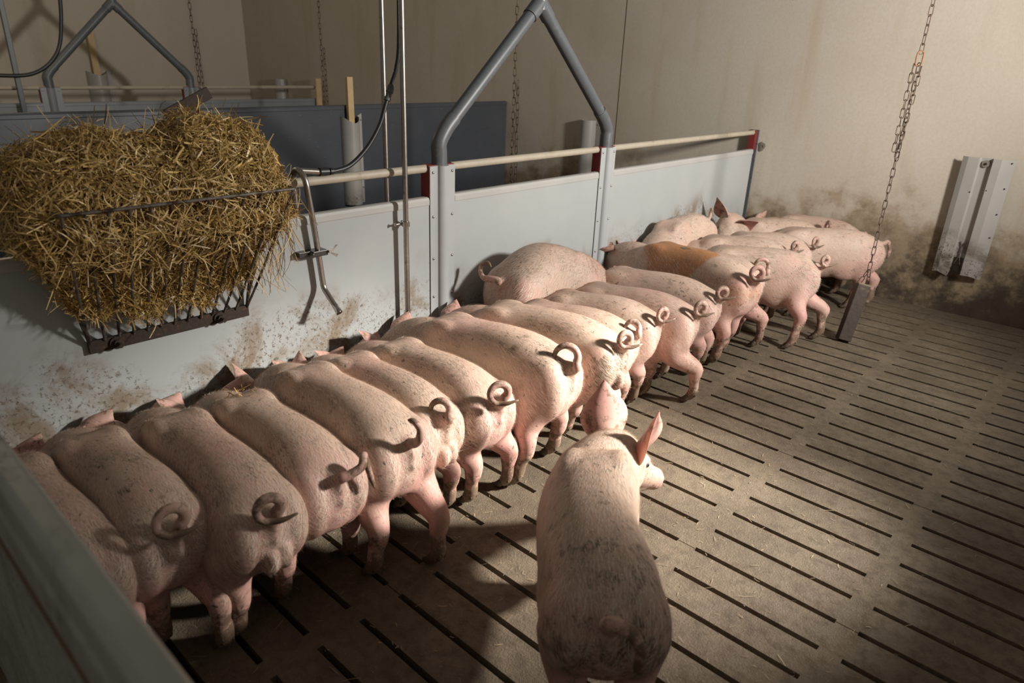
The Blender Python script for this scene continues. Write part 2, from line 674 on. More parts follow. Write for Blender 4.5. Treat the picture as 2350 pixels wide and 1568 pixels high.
# ---- steel pipes and clamp by the partition
o = empty('water_pipe', (.04, -1.556, 0))
MB().cyl((.04, -1.556, .10), (.04, -1.556, 2.7), .0105).obj('pipe', M['steel'], o)
MB().cyl((.04, -1.556, .10), (.04, -1.556, .28), .0125).obj('sleeve', M['rail'], o)
cl = MB()
th = np.linspace(0, 2 * PI, 25)
cl.rings([np.array([(.04 + rr * math.cos(t), -1.556 + rr * math.sin(t), z) for t in th[:-1]]) for rr, z in ((.0125, .772), (.0155, .772), (.0155, .792), (.0125, .792))], cap=False)
cl.box(.002, .03, -1.572, -1.566, .775, .789).box(.002, .03, -1.545, -1.540, .775, .789)
cl.obj('pipe_clamp', M['bright_steel'], o, smooth=False)
MB().cyl((.026, -1.60, .782), (.026, -1.535, .782), .004, 10).ell((.026, -1.598, .782), (.007, .005, .007), n=10, m=6).obj('bolt', M['bright_steel'], o)
tag(o, 'steel water pipe clamped upright on front of the partition', 'pipe')
o = MB().cyl((-.075, -1.556, .30), (-.075, -1.556, 2.7), .0098).obj('water_pipe', M['steel'])
tag(o, 'steel upright pipe standing behind the partition rail', 'pipe')

# ---- drinking nipple bent over the rail
o = empty('drinker_tube', (.03, -1.955, .6))
path = spline([(-.066, -1.968, .70), (-.066, -1.972, .90), (-.062, -1.977, .985), (-.035, -1.982, 1.016), (-.002, -1.984, 1.018), (.026, -1.982, .99), (.031, -1.976, .93), (.031, -1.957, .76), (.031, -1.945, .63), (.036, -1.943, .597), (.058, -1.942, .575), (.118, -1.942, .528)], 90)
MB().tube(path, .0105, 16).obj('tube', M['steel'], o)
d = np.array([.06, 0, -.047])
d /= np.linalg.norm(d)
p0 = np.array([.112, -1.942, .533])
nz = MB()
nz.tube([p0 - d * .02, p0 - d * .002, p0, p0 + d * .016, p0 + d * .017, p0 + d * .004], [.0115, .0115, .0125, .0125, .009, .0085], 20)
nz.obj('nozzle', M['bright_steel'], o)
MB().cyl(p0 + d * .002, p0 + d * .012, .0035, 10).obj('valve_pin', M['dark_steel'], o)
MB().cyl((-.03, -1.985, 1.0175), (-.012, -1.885, 1.006), .0105, 16).obj('stub_pipe', M['steel'], o)
MB().box(.001, .05, -1.985, -1.925, .722, .742).obj('clamp_plate', M['dark_steel'], o, smooth=False, bevel=.002)
MB().cyl((.02, -1.988, .732), (.056, -1.988, .732), .007, 6).box(.001, .03, -2.03, -1.985, .722, .741).obj('clamp_bolt', M['dark_steel'], o, smooth=False, bevel=.0015)
wn = MB()
for s in (1, -1):
    wn.add([(.052, -1.925, .735), (.052, -1.912, .728 + s * .004), (.055, -1.893, .732 + s * .022), (.055, -1.885, .737 + s * .018), (.049, -1.893, .732 + s * .022), (.049, -1.912, .728 + s * .004)], [(0, 1, 2, 3), (0, 3, 4, 5), (1, 2, 4, 5)])
wn.cyl((.035, -1.922, .735), (.06, -1.922, .735), .006, 10)
wn.obj('wing_nut', M['bright_steel'], o, smooth=False)
tag(o, 'bent steel drinking tube hooked over the rail beside straw rack', 'drinker')

# ---- black hose
o = empty('water_hose', (-.012, -1.75, 1.1))
MB().tube(spline([(-.012, -1.885, 1.006), (-.012, -1.83, 1.006), (-.012, -1.765, 1.022), (-.012, -1.69, 1.078), (-.012, -1.63, 1.155), (-.012, -1.60, 1.225), (-.012, -1.585, 1.258)], 60), .0085, 14).obj('hose', M['rubber'], o)
MB().tube(spline([(-.012, -1.575, 1.285), (-.012, -1.565, 1.31), (.0, -1.553, 1.36), (.01, -1.546, 1.46), (.015, -1.545, 1.8), (.015, -1.547, 2.4), (.015, -1.55, 2.7)], 50), .0075, 12).obj('hose', M['rubber'], o)
for a, b_, r in (((-.012, -1.90, 1.0075), (-.012, -1.865, 1.006), .0145), ((-.012, -1.858, 1.0055), (-.012, -1.846, 1.0055), .0125)):
    MB().cyl(a, b_, r, 18).obj('coupling', M['rubber'], o)
MB().tube([(-.012, -1.592, 1.243), (-.012, -1.588, 1.252), (-.012, -1.587, 1.2525), (-.012, -1.580, 1.27), (-.012, -1.5795, 1.271), (-.012, -1.572, 1.288), (-.012, -1.568, 1.297)], [.0125, .0135, .0105, .0115, .0145, .0145, .011], 18).obj('coupling', M['pipe_grey'], o)
tag(o, 'black rubber hose drooping from steel pipe to the drinking tube', 'hose')

# ================================================================== STRAW RACK
o = empty('straw_rack', (.05, -2.48, .57))
RX = .285
RZ = 1.02
yl, yr = -2.725, -2.235
bot = MB()
bot.box(.004, .016, yl - .005, yr + .005, .553, .592)
bot.obj('bottom_bar', M['rust'], o, smooth=False, bevel=.002)
for y in (-2.655, -2.335):
    MB().cyl((.016, y, .572), (.022, y, .572), .02, 18).obj('washer', M['rust'], o)
    MB().cyl((.016, y, .572), (.052, y, .570), .0065, 10).tube([(.022, y, .572), (.032, y, .572)], [.012, .012], 6).obj('bolt', M['rust'], o)
nb = 13
tl, tr = yl - .075, yr + .055
for i in range(nb):
    t = i / (nb - 1)
    yb_ = yl + (yr - yl) * t
    yt_ = tl + (tr - tl) * t
    MB().tube(spline([(.014, yb_, .585), (.10, yb_ * .66 + yt_ * .34, .72), (RX, yt_, RZ)], 14), .0042, 10).obj('bar', M['wire'], o)
MB().tube([(-.03, tl - .01, RZ), (RX - .01, tl - .005, RZ), (RX, tl, RZ), (RX, tr, RZ), (RX - .01, tr + .005, RZ), (-.03, tr + .01, RZ)], .0045, 10).obj('rim', M['wire'], o)
for (ya, yb_) in ((yl, tl), (yr, tr)):
    for f_ in (.33, .62):
        MB().tube(spline([(.010, ya, .585), (f_ * .12, ya * .5 + yb_ * .5, .78), (RX * f_, yb_, RZ)], 10), .0042, 10).obj('bar', M['wire'], o)
tag(o, 'rusty wire hay rack bolted to the partition, full of straw', 'hay rack')
o = MB().obox((-.125, -2.285, 1.235), (.004, 0, 0), (0, .075, .035), (0, -.008, .017)).obj('flat_bar', M['rust'], smooth=False, bevel=.002)
tag(o, 'rusty flat bar poking out behind the heap of straw', 'bar')


def ribbons(P, D, N, Ln, Wd, curl, seg=3):
    """many bent strips as one vertex/face list. P,D,N: (k,3); Ln,Wd,curl: (k,)"""
    k = len(P)
    D = D / np.linalg.norm(D, axis=1)[:, None]
    S = np.cross(D, N)
    S /= np.linalg.norm(S, axis=1)[:, None] + 1e-9
    N = np.cross(S, D)
    V = []
    for i in range(seg + 1):
        t = i / seg - .5
        c = P + D * (t * Ln)[:, None] + N * ((t * t - .08) * curl * Ln)[:, None] + S * ((t ** 3) * curl * Ln * .8)[:, None]
        wv = (Wd * (1 - .35 * abs(2 * t)))[:, None] * S * .5
        V.append(np.stack([c - wv, c + wv], 1))
    V = np.stack(V, 1).reshape(k, (seg + 1) * 2, 3)
    base = (np.arange(k) * (seg + 1) * 2)[:, None, None]
    q = np.array([[2 * i, 2 * i + 1, 2 * i + 3, 2 * i + 2] for i in range(seg)])[None]
    return V.reshape(-1, 3), (base + q).reshape(-1, 4)


def quads_mesh(name, V, Q, mat, colors=None, per=None, smooth=False):
    me = bpy.data.meshes.new(name)
    n = len(Q)
    k = Q.shape[1]
    me.vertices.add(len(V))
    me.vertices.foreach_set('co', V.astype(np.float32).ravel())
    me.loops.add(n * k)
    me.loops.foreach_set('vertex_index', Q.astype(np.int32).ravel())
    me.polygons.add(n)
    me.polygons.foreach_set('loop_start', (np.arange(n) * k).astype(np.int32))
    me.polygons.foreach_set('loop_total', np.full(n, k, np.int32))
    me.polygons.foreach_set('use_smooth', np.full(n, smooth))
    me.materials.append(mat)
    if colors is not None:
        at = me.color_attributes.new('tint', 'FLOAT_COLOR', 'POINT')
        c = np.repeat(np.c_[colors, np.ones(len(colors))], per, axis=0)
        at.data.foreach_set('color', c.astype(np.float32).ravel())
    me.update()
    me.validate()
    o = bpy.data.objects.new(name, me)
    COL.objects.link(o)
    return o


def straw_cols(k):
    base = np.array([[.40, .265, .085], [.46, .32, .12], [.30, .185, .055], [.56, .43, .21], [.22, .13, .04]])
    c = base[rng.choice(5, k, p=[.34, .26, .2, .1, .1])]
    return np.clip(c * rng.uniform(.8, 1.7, (k, 1)), 0, 1)


# heap: sampled over a lumpy body; s runs along the partition, a goes round the section
def heap_pt(s, a, r=1.0):
    """s in [0,1] along Y, a angle in section (0 = +X, 90 = up). returns point & normal-ish"""
    y = -2.90 + s * .765
    edge = np.sqrt(np.clip(1 - np.abs(2 * s - 1) ** 5, 0, 1))
    cz, cx = .935, .085
    top = (.262 + .010 * np.sin(9 * s + 1) + .010 * np.sin(23 * s) + .030 * np.exp(-((s - .70) / .12) ** 2)) * (.62 + .38 * np.clip(s / .22, 0, 1) ** .7)
    top = top - .030 * np.exp(-((s - .57) / .06) ** 2)
    ca, sa = np.cos(a), np.sin(a)
    up = sa > 0
    bottom = .258 - .05 * (1 - edge) + .018 * np.sin(21 * s) + .012 * np.sin(47 * s)
    zl = cz + bottom * sa
    xf = np.where(up, .262, .014 + .645 * (zl - .585) - .004)          # stays behind the front bars
    xb = np.where(up, cx + .20 * (.3 + .7 * np.clip(sa * 2.2, 0, 1)), cx - .014)
    x = cx + np.where(ca > 0, np.maximum(xf - cx, -.06) * np.where(up, np.sqrt(edge), 1), xb) * ca * r
    z = cz + np.where(up, top, bottom) * sa * r * (.5 + .5 * edge)
    mid = -2.49
    sh = np.where(up, 1.0, 1 - .26 * np.clip(-sa, 0, 1))
    yy = mid + (y - mid) * sh
    return np.stack([x, yy, z], -1)


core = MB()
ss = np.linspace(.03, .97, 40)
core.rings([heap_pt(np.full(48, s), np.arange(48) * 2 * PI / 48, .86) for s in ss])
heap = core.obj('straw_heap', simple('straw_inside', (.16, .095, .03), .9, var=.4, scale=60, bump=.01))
K = 21000
s_ = rng.uniform(0.0, 1.0, K)
a_ = rng.uniform(-PI * .62, PI * 1.12, K)
rr = rng.uniform(.80, 1.03, K)
P = heap_pt(s_, a_, rr)
Pa = heap_pt(s_, a_ + .02, rr)
Ps = heap_pt(np.clip(s_ + .01, 0, 1), a_, rr)
ta = Pa - P
tsv = Ps - P
Nn = np.cross(tsv, ta)
Nn /= np.linalg.norm(Nn, axis=1)[:, None] + 1e-9
ang = rng.uniform(0, PI, K)
ta /= np.linalg.norm(ta, axis=1)[:, None] + 1e-9
tsv /= np.linalg.norm(tsv, axis=1)[:, None] + 1e-9
D = ta * np.sin(ang)[:, None] + tsv * np.cos(ang)[:, None] + Nn * rng.normal(0, .17, (K, 1))
Nr = Nn + rng.normal(0, .6, (K, 3))
V, Q = ribbons(P, D, Nr, rng.gamma(3, .0125, K) + .014, .0012 + rng.gamma(2.2, .0009, K), rng.normal(0, .9, K))
st1 = [V, Q, straw_cols(K)]
# loose ends sticking out and hanging down
K2 = 420
s_ = rng.uniform(.02, 1.0, K2)
a_ = np.where(rng.random(K2) < .55, rng.uniform(.2, PI, K2), rng.uniform(-PI * .5, .3, K2))
P = heap_pt(s_, a_, 1.03)
out = P - np.array([.1, 0, .93]) * np.array([1, 0, 1]) - np.array([0, 1, 0]) * P
out /= np.linalg.norm(out, axis=1)[:, None]
D = out + rng.normal(0, .75, (K2, 3))
V2, Q2 = ribbons(P + out * .012, D, rng.normal(0, 1, (K2, 3)), rng.uniform(.05, .12, K2), rng.uniform(.0014, .004, K2), rng.normal(0, .7, K2), 5)
K4 = 420
s4 = rng.uniform(.05, .97, K4)
a4 = rng.uniform(-.35, .5, K4)
P4_ = heap_pt(s4, a4, 1.14)
V4, Q4_ = ribbons(P4_, np.c_[rng.normal(0, .25, K4), rng.normal(0, .8, K4), rng.normal(0, .8, K4)], np.tile([1.0, 0, .4], (K4, 1)) + rng.normal(0, .3, (K4, 3)), rng.uniform(.03, .10, K4), rng.uniform(.0015, .0042, K4), rng.normal(0, .7, K4), 5)
K3 = 260
P = np.c_[rng.uniform(-.02, .27, K3), -2.155 + rng.normal(0, .022, K3), rng.uniform(.72, .98, K3)]
P[:, 1] -= (1.0 - P[:, 2]) * .33
D = np.c_[rng.normal(0, .25, K3), rng.normal(.2, .35, K3), -np.ones(K3)]
V3, Q3 = ribbons(P, D, rng.normal(0, 1, (K3, 3)), rng.uniform(.07, .17, K3), rng.uniform(.0012, .003, K3), rng.normal(0, .6, K3), 5)
allV, allQ, allC = [st1[0]], [st1[1]], [np.repeat(st1[2], 8, axis=0)]
off = len(st1[0])
for (v_, q_, k_) in ((V2, Q2, K2), (V3, Q3, K3), (V4, Q4_, K4)):
    allV.append(v_)
    allQ.append(q_ + off)
    allC.append(np.repeat(straw_cols(k_), 12, axis=0))
    off += len(v_)
sw = quads_mesh('straw_stalks', np.concatenate(allV), np.concatenate(allQ), M['straw'], np.concatenate(allC), 1)
sw.parent = heap
sw['kind'] = 'stuff'
tag(heap, 'heap of golden straw overflowing the wire rack', 'straw', kind='stuff')

K = 14
P = np.array([.385, -2.475, .474]) + rng.normal(0, 1, (K, 3)) * [.020, .030, .002]
P[:, 2] += np.abs(rng.normal(0, .004, K))
V, Q = ribbons(P, rng.normal(0, 1, (K, 3)) * [1, 1, .22], np.tile([0, 0, 1.0], (K, 1)) + rng.normal(0, .3, (K, 3)), rng.uniform(.03, .06, K), rng.uniform(.002, .0035, K), rng.normal(0, .9, K), 5)
wisp = quads_mesh('straw_wisp', V, Q, M['straw'], straw_cols(K), 12)
tag(wisp, 'small wisp of yellow straw lying on a pig shoulder', 'straw', kind='stuff')

# litter on the floor
K = 1500
P = np.c_[rng.uniform(.35, 2.6, K), rng.uniform(-3.1, 1.4, K), np.full(K, .0035)]
near = rng.random(K) < .15
P[near, 0] = rng.normal(1.15, .3, near.sum())
P[near, 1] = rng.normal(-1.7, .5, near.sum())
ang = rng.uniform(0, 2 * PI, K)
D = np.c_[np.cos(ang), np.sin(ang), rng.normal(0, .06, K)]
V, Q = ribbons(P, D, np.tile([0, 0, 1.0], (K, 1)) + rng.normal(0, .15, (K, 3)), rng.gamma(2.2, .0058, K) + .003, rng.uniform(.0008, .0020, K), rng.normal(0, .25, K))
V[:, 2] = np.maximum(V[:, 2], .0012)
lit = quads_mesh('straw_litter', V, Q, M['straw'], straw_cols(K) * .55 + .13, 8)
tag(lit, 'bits of chopped straw scattered over the slatted floor', 'straw', kind='stuff')

# ================================================================== BEYOND THE PARTITION
XB = -2.45
panel(-4.5, YB - .02, 'shaded blue-grey solid partition of the next pen, reaching the back wall', x=XB, zt=1.03, mat='blue', cap='blue', th=.04, name='pen_divider')


def half_guard(pos, rot, wdt, h, label, cut=True, board=None, group=None):
    """half-round plastic guard with a flat screwed flange; local +Y points away from its wall"""
    o = empty('feeder_guard', pos)
    rings = []
    prof = []
    for a in np.linspace(180, 0, 15):
        prof.append((wdt * .5 * math.cos(math.radians(a)) + wdt * .16, wdt * .55 * math.sin(math.radians(a)) + .006))
    prof = [(-wdt * .62, .002), (-wdt * .62, .008)] + prof + [(wdt * .5 + wdt * .16, .0)]
    back = [(a, b - .004 if b > .006 else -.002) for a, b in reversed(prof)]
    full = prof + back
    R = Matrix.Rotation(rot, 3, 'Z')
    rings = []
    for z in (0, h):
        ring = []
        for a, b in full:
            zz = z
            if z > 0 and cut:
                zz = h - .045 * max(0, math.sin(PI * min(1, max(0, (a + wdt * .34) / (wdt * 1.0))))) + (.02 if a < -wdt * .5 else 0)
            q = R @ Vector((a, b, 0))
            ring.append((pos[0] + q.x, pos[1] + q.y, pos[2] + zz))
        rings.append(np.array(ring))
    MB().rings(rings, cap=False).obj('shell', M['guard'], o)
    for z in (h - .03, .12):
        q = R @ Vector((-wdt * .55, .011, 0))
        MB().ell((pos[0] + q.x, pos[1] + q.y, pos[2] + z), (.006, .006, .006), n=10, m=6).obj('screw', M['steel'], o)
    tag(o, label, 'guard', group)
    if board:
        bw, bt, bh = board
        q = R @ Vector((wdt * .2, wdt * .25, 0))
        ux = R @ Vector((bw / 2, 0, 0))
        uy = R @ Vector((0, bt / 2, 0))
        b_ = MB().obox((pos[0] + q.x, pos[1] + q.y, pos[2] + h - .12 + bh / 2), ux, uy, (0, 0, bh / 2)).obj('board', M['wood'], smooth=False, bevel=.002)
        return o, b_
    return o, None


g, b_ = half_guard((XB + .003, -.045, .29), -PI / 2, .145, .66, 'white half-round guard on the shaded divider with board stuck in it', board=(.05, .03, .40))
tag(b_, 'pale wooden board standing in the guard on the shaded divider', 'board')
b_.name = 'wooden_board'
g, b_ = half_guard((-1.47, YB - .003, .36), PI, .14, .58, 'white half-round guard on the back wall behind the far post', cut=False)
g, b_ = half_guard((-6.40, YB - .003, .40), PI, .16, .64, 'faint white guard on the back wall beyond the farthest rail', cut=False)
g, b_ = half_guard((-7.267, -.15, .30), -PI / 2, .22, .78, 'faint white guard on the left wall with board in it', board=(.07, .03, .55))
tag(b_, 'wooden board standing in the guard on the left wall', 'board')
b_.name = 'wooden_board'

# far partition
XF = -5.5
panel(-6.0, YB - .02, 'pale grey partition farthest away, in front of the left wall', x=XF, mat='farpanel', cap='farpanel', name='far_partition')
o = MB().cyl((XF - .02, -6.0, .99), (XF - .02, YB - .02, .99), .018).obj('top_rail', M['rail'])
tag(o, 'cream pipe rail of the farthest partition', 'rail')
for yc, l in ((-1.175, 'grey post of the farthest partition, nearer the left edge'), (.125, 'grey post of the farthest partition, toward the corner')):
    o = empty('partition_post', (XF, yc, 0))
    MB().box(XF - .05, XF - .002, yc - .085, yc + .085, .02, 1.0).obj('liner', M['red'], o, smooth=False)
    MB().box(XF, XF + .005, yc - .083, yc + .085, .02, .995).tube([(XF, yc, .02), (XF, yc, .99)], [.035, .035], 16).obj('cover', M['farpanel'], o, smooth=False)
    for z in (.97, .75):
        for y in (yc - .065, yc + .065):
            MB().ell((XF + .006, y, z), (.005, .008, .008), n=8, m=6).obj('screw', M['steel'], o)
    tag(o, l, 'post')
pipe_frame(XF - .02, -1.175, .125, 1.0, (-.515, 1.745), .036, 'dark pipe tent over the farthest partition')
o = MB().box(XF + .03, XF + .06, 1.585, 1.655, .60, 1.09).obj('wooden_board', M['wood'], smooth=False, bevel=.002)
tag(o, 'wooden board upright at the far end of the farthest partition', 'board')
o = MB().box(XF + .055, XF + .095, -1.455, -1.415, .0, 2.7).obj('steel_channel', M['pipe_grey'], smooth=False, bevel=.004)
tag(o, 'upright steel channel by the left edge, before farthest partition', 'post')
o = MB().tube(spline([(XF + .3, -1.0, 2.7), (XF + .3, -1.03, 1.95), (XF + .3, -1.07, 1.55), (XF + .3, -1.16, 1.28), (XF + .3, -1.38, 1.12), (XF + .3, -1.75, 1.11)], 50), .016, 12).obj('black_cable', M['rubber'])
tag(o, 'black hose hanging in a curve at upper left', 'hose')

# ================================================================== CHAINS
def link_pts(c, d, side, L, Wd):
    """stadium centre line of one link"""
    out = []
    for i in range(16):
        a = 2 * PI * i / 16
        x = math.cos(a)
        y = math.sin(a)
        out.append(c + d * ((L / 2 - Wd / 2) * (1 if y > 0 else -1) * (1 if abs(y) > 1e-6 else 0) + y * Wd / 2) + side * (x * Wd / 2))
    return np.array(out)


def chain(mb, a, b, L=.05, Wd=.019, r=.0023, tw=0.0, sag=None):
    a, b = np.asarray(a, float), np.asarray(b, float)
    pitch = L - 2 * r * 1.6
    n = max(1, int(round(np.linalg.norm(b - a) / pitch)))
    d = (b - a) / np.linalg.norm(b - a)
    u = np.cross(d, [0.3, 1, .1])
    u /= np.linalg.norm(u)
    w_ = np.cross(d, u)
    for i in range(n):
        c = a + (b - a) * ((i + .5) / n)
        t = tw + (PI / 2 if i % 2 else 0) + .25 * math.sin(i * 1.7)
        s = u * math.cos(t) + w_ * math.sin(t)
        p = link_pts(c, d, s, L, Wd)
        p = np.vstack([p, p[:1], p[1:2]])
        mb.tube(p, r, 6, cap=False)
    return mb


CX, CY = 1.152, .80
o = empty('hanging_chain', (CX, CY, 1.0))
chain(MB(), (CX, CY, 2.7), (CX, CY, 1.50), tw=.4).obj('upper_chain', M['chain'], o)
sh = link_pts(np.array([CX, CY, 1.478]), np.array([0, 0, 1.0]), np.array([.75, .66, 0]), .07, .032)
MB().tube(np.vstack([sh, sh[:2]]), .0034, 8, cap=False).obj('shackle', M['chain_orange'], o)
chain(MB(), (CX + .004, CY, 1.455), (CX + .006, CY, .985), tw=.2).obj('lower_chain', M['chain'], o)
chain(MB(), (CX - .016, CY - .012, 1.45), (CX - .014, CY - .01, 1.03), tw=1.2).obj('doubled_chain', M['chain'], o)
chain(MB(), (CX + .016, CY + .008, 1.44), (CX + .002, CY, 1.0), tw=.9).obj('doubled_chain', M['chain'], o)
TOPB = np.array([CX - .002, CY - .03, .315])
chain(MB(), (CX + .004, CY, .985), (CX + .008, CY - .02, .40), tw=.6).obj('lower_chain', M['chain'], o)
chain(MB(), (CX + .008, CY - .02, .40), TOPB + [-.022, -.01, 0], L=.045, tw=.6).obj('fork_chain', M['chain'], o)
chain(MB(), (CX + .008, CY - .02, .40), TOPB + [.022, .012, 0], L=.045, tw=.1).obj('fork_chain', M['chain'], o)
tag(o, 'long rusty chain hanging before the right part of the back wall', 'chain')
BOTB = np.array([1.14, .665, .002])
ax = TOPB - BOTB
hl = np.linalg.norm(ax) / 2
ax /= 2 * hl
e1 = np.cross(ax, [0.5, -.86, 0.1])
e1 /= np.linalg.norm(e1)
e2 = np.cross(ax, e1)
o = empty('wooden_block', tuple(BOTB))
MB().obox((TOPB + BOTB) / 2, e1 * .034, e2 * .034, ax * (hl - .004)).obj('beam', M['block'], o, smooth=False, bevel=.004)
MB().obox(TOPB - ax * .002, e1 * .033, e2 * .033, ax * .004).obj('end_grain', M['blocktop'], o, smooth=False, bevel=.002)
q0 = TOPB + e1 * .036 - ax * .07
chain(MB(), q0, q0 - ax * .11, L=.045, tw=.3).obj('short_chain', M['chain'], o)
tag(o, 'dark chewed wooden block hung from chain, its foot on the slats', 'wooden block')

for (x, y, z0, z1, l) in ((-1.2, .415, .45, 2.7, 'thin rusty chain hanging behind the near pipe tent'),
                          (-4.0, .745, .80, 2.7, 'thin rusty chain hanging left of the white board'),
                          (-4.0, -.47, 1.02, 2.7, 'thin rusty chain hanging at the right foot of far pipe tent')):
    o = MB()
    chain(o, (x, y, z1), (x, y, z0), L=.055, Wd=.02, r=.0026, tw=.5)
    mid = z0 + .55 * (1.75 - z0)
    chain(o, (x + .02, y + .015, mid + .1), (x + .025, y + .02, z0), L=.055, Wd=.02, r=.0026, tw=1.1)
    o = o.obj('hanging_chain', M['chain'])
    tag(o, l, 'chain')

# ================================================================== BACK WALL FITTINGS
o = empty('drinker_guard', (1.42, YB, .25))
zt_, zb_ = .965, .255
x0, x1 = 1.30, 1.565
prof = [(x0, -.045), (x0 + .03, -.058), (x0 + .088, -.060), (x0 + .096, -.036), (x0 + .150, -.036), (x0 + .158, -.062), (x0 + .20, -.060), (x1, -.034)]
full = prof + [(a, b + .005) for a, b in reversed(prof)]
rings = []
for z in np.linspace(0, 1, 9):
    ring = []
    for i, (a, b) in enumerate(full):
        lean = -.012 * 0
        zz = zb_ + (zt_ - zb_) * z
        if z == 0:
            zz += .012 * math.sin(i * 2.3) + (.02 if .09 < a - x0 < .17 else 0)
        ring.append((a + lean, YB + b, zz))
    rings.append(np.array(ring))
MB().rings(rings, cap=False).obj('cover', M['guard'], o, smooth=False)
MB().cyl((x0 + .123, YB - .037, zt_ - .032), (x0 + .123, YB - .048, zt_ - .032), .020, 24).obj('washer', M['mortar'], o)
MB().cyl((x0 + .123, YB - .046, zt_ - .032), (x0 + .123, YB - .054, zt_ - .032), .007, 6).obj('bolt', M['dark_steel'], o)
MB().cyl((x0 + .123, YB - .037, zb_ + .045), (x0 + .123, YB - .050, zb_ + .045), .019, 24).obj('washer', M['dark_steel'], o)
MB().box(x0 + .098, x0 + .148, YB - .040, YB - .034, zb_ + .012, zb_ + .11).obj('bracket', M['dark_steel'], o, smooth=False)
for (a, z) in ((.012, zt_ - .012), (.25, zt_ - .015), (.085, zt_ - .2), (.165, zt_ - .18), (.25, zt_ - .16), (.25, zt_ - .31), (.25, zt_ - .45)):
    MB().ell((x0 + a, YB - .060 if .02 < a < .2 else YB - .044, z), (.0045, .004, .0045), n=8, m=6).obj('screw', M['dark_steel'], o)
for s, sg in ((.11, 1), (.135, -1)):
    MB().tube(spline([(x0 + s, YB - .042, zb_ + .21), (x0 + .122 + sg * .003, YB - .044, zb_ + .15), (x0 + .122 - sg * .016, YB - .043, zb_ + .07)], 14), .0028, 8).obj('wire_clip', M['wire'], o)
tag(o, 'dirty white plastic channel guard screwed to the back wall', 'guard')
o = MB()
ring = []
for i in range(18):
    a = 2 * PI * i / 18
    r = .026 * (1 + .18 * math.sin(3 * a + 1))
    ring.append((.045 + .6 * r * math.cos(a) * 1.2, .885 + r * 1.15 * math.sin(a)))
o.rings([np.array([(x, YB + .001, z) for x, z in ring]), np.array([(x, YB - .010, z) for x, z in ring]), np.array([(.045 + (x - .045) * .35, YB - .011, .885 + (z - .885) * .3) for x, z in ring]), np.array([(.045 + (x - .045) * .3, YB - .003, .885 + (z - .885) * .25) for x, z in ring])])
tag(o.obj('mortar_patch', M['mortar'], smooth=False), 'small grey mortar patch with hole beside the partition end', 'wall patch')

# ================================================================== FOREGROUND GATE
o = empty('pen_gate', (1.0, -3.16, 0))
GX0, GX1, GY, GT = -.04, 2.6, -3.1375, .90
MB().box(GX0, GX1, GY - .034, GY - .002, .02, GT - .03).obj('board', M['fgpanel'], o, smooth=False, bevel=.002)
prof = [(.004, -.105), (.004, -.010), (-.003, 0), (-.027, 0), (-.035, -.010), (-.037, -.045), (-.041, -.052), (-.042, -.105)]
MB().rings([np.array([(x, GY + a, GT + c) for a, c in prof]) for x in (GX0, GX1)]).obj('cap_strip', M['fgpanel'], o, smooth=False, bevel=.003)
MB().box(GX0, GX1, GY - .0385, GY - .030, GT - .150, GT - .104).obj('dirt_shade_line', M['groove_dirt_shade'], o, smooth=False)  # brown strip: dirt below the cap plus the groove's shadow gap as colour
tag(o, 'blurred pale grey gate board across the near left corner', 'gate')

# ================================================================== PIGS
def smooth_rows(st, n):
    return spline(st, n)


def torso(mb, W, belly):
    st = np.array([  # x, top, bottom, half width
        (-.004, .385, .300, .030), (.02, .430, .250, .072), (.07, .466, .225, .098), (.15, .490, .205, .110), (.26, .497, .186, .108),
        (.36, .491, .176, .107), (.46, .484, .172, .113), (.54, .470, .178, .110), (.60, .440, .196, .096), (.67, .398, .212, .078)])
    rows = smooth_rows(st, 34)
    n = 36
    rings = []
    for x, t, b, hw in rows:
        b = b - belly * math.exp(-((x - .36) / .16) ** 2)
        zc = b + (t - b) * .52
        ring = []
        for j in range(n):
            a = 2 * PI * j / n
            c, s = math.cos(a), math.sin(a)
            e = .93
            yy = hw * W * math.copysign(abs(c) ** e, c)
            zz = (t - zc) * math.copysign(abs(s) ** .92, s) if s > 0 else (zc - b) * math.copysign(abs(s) ** .92, s)
            # furrow along the spine between the two back muscles
            if s > 0:
                fur = .0045 * math.exp(-(yy / .020) ** 2) * min(1, max(0, (x - .02) / .08)) * (1 if x < .62 else .3)
                zz -= fur
            ring.append((x, yy, zc + zz))
        rings.append(np.array(ring))
    mb.rings(rings)


def rotm(yaw, pitch, roll=0.0):
    """columns: forward, left, up"""
    return np.array((Matrix.Rotation(yaw, 3, 'Z') @ Matrix.Rotation(pitch, 3, 'Y') @ Matrix.Rotation(roll, 3, 'X')))


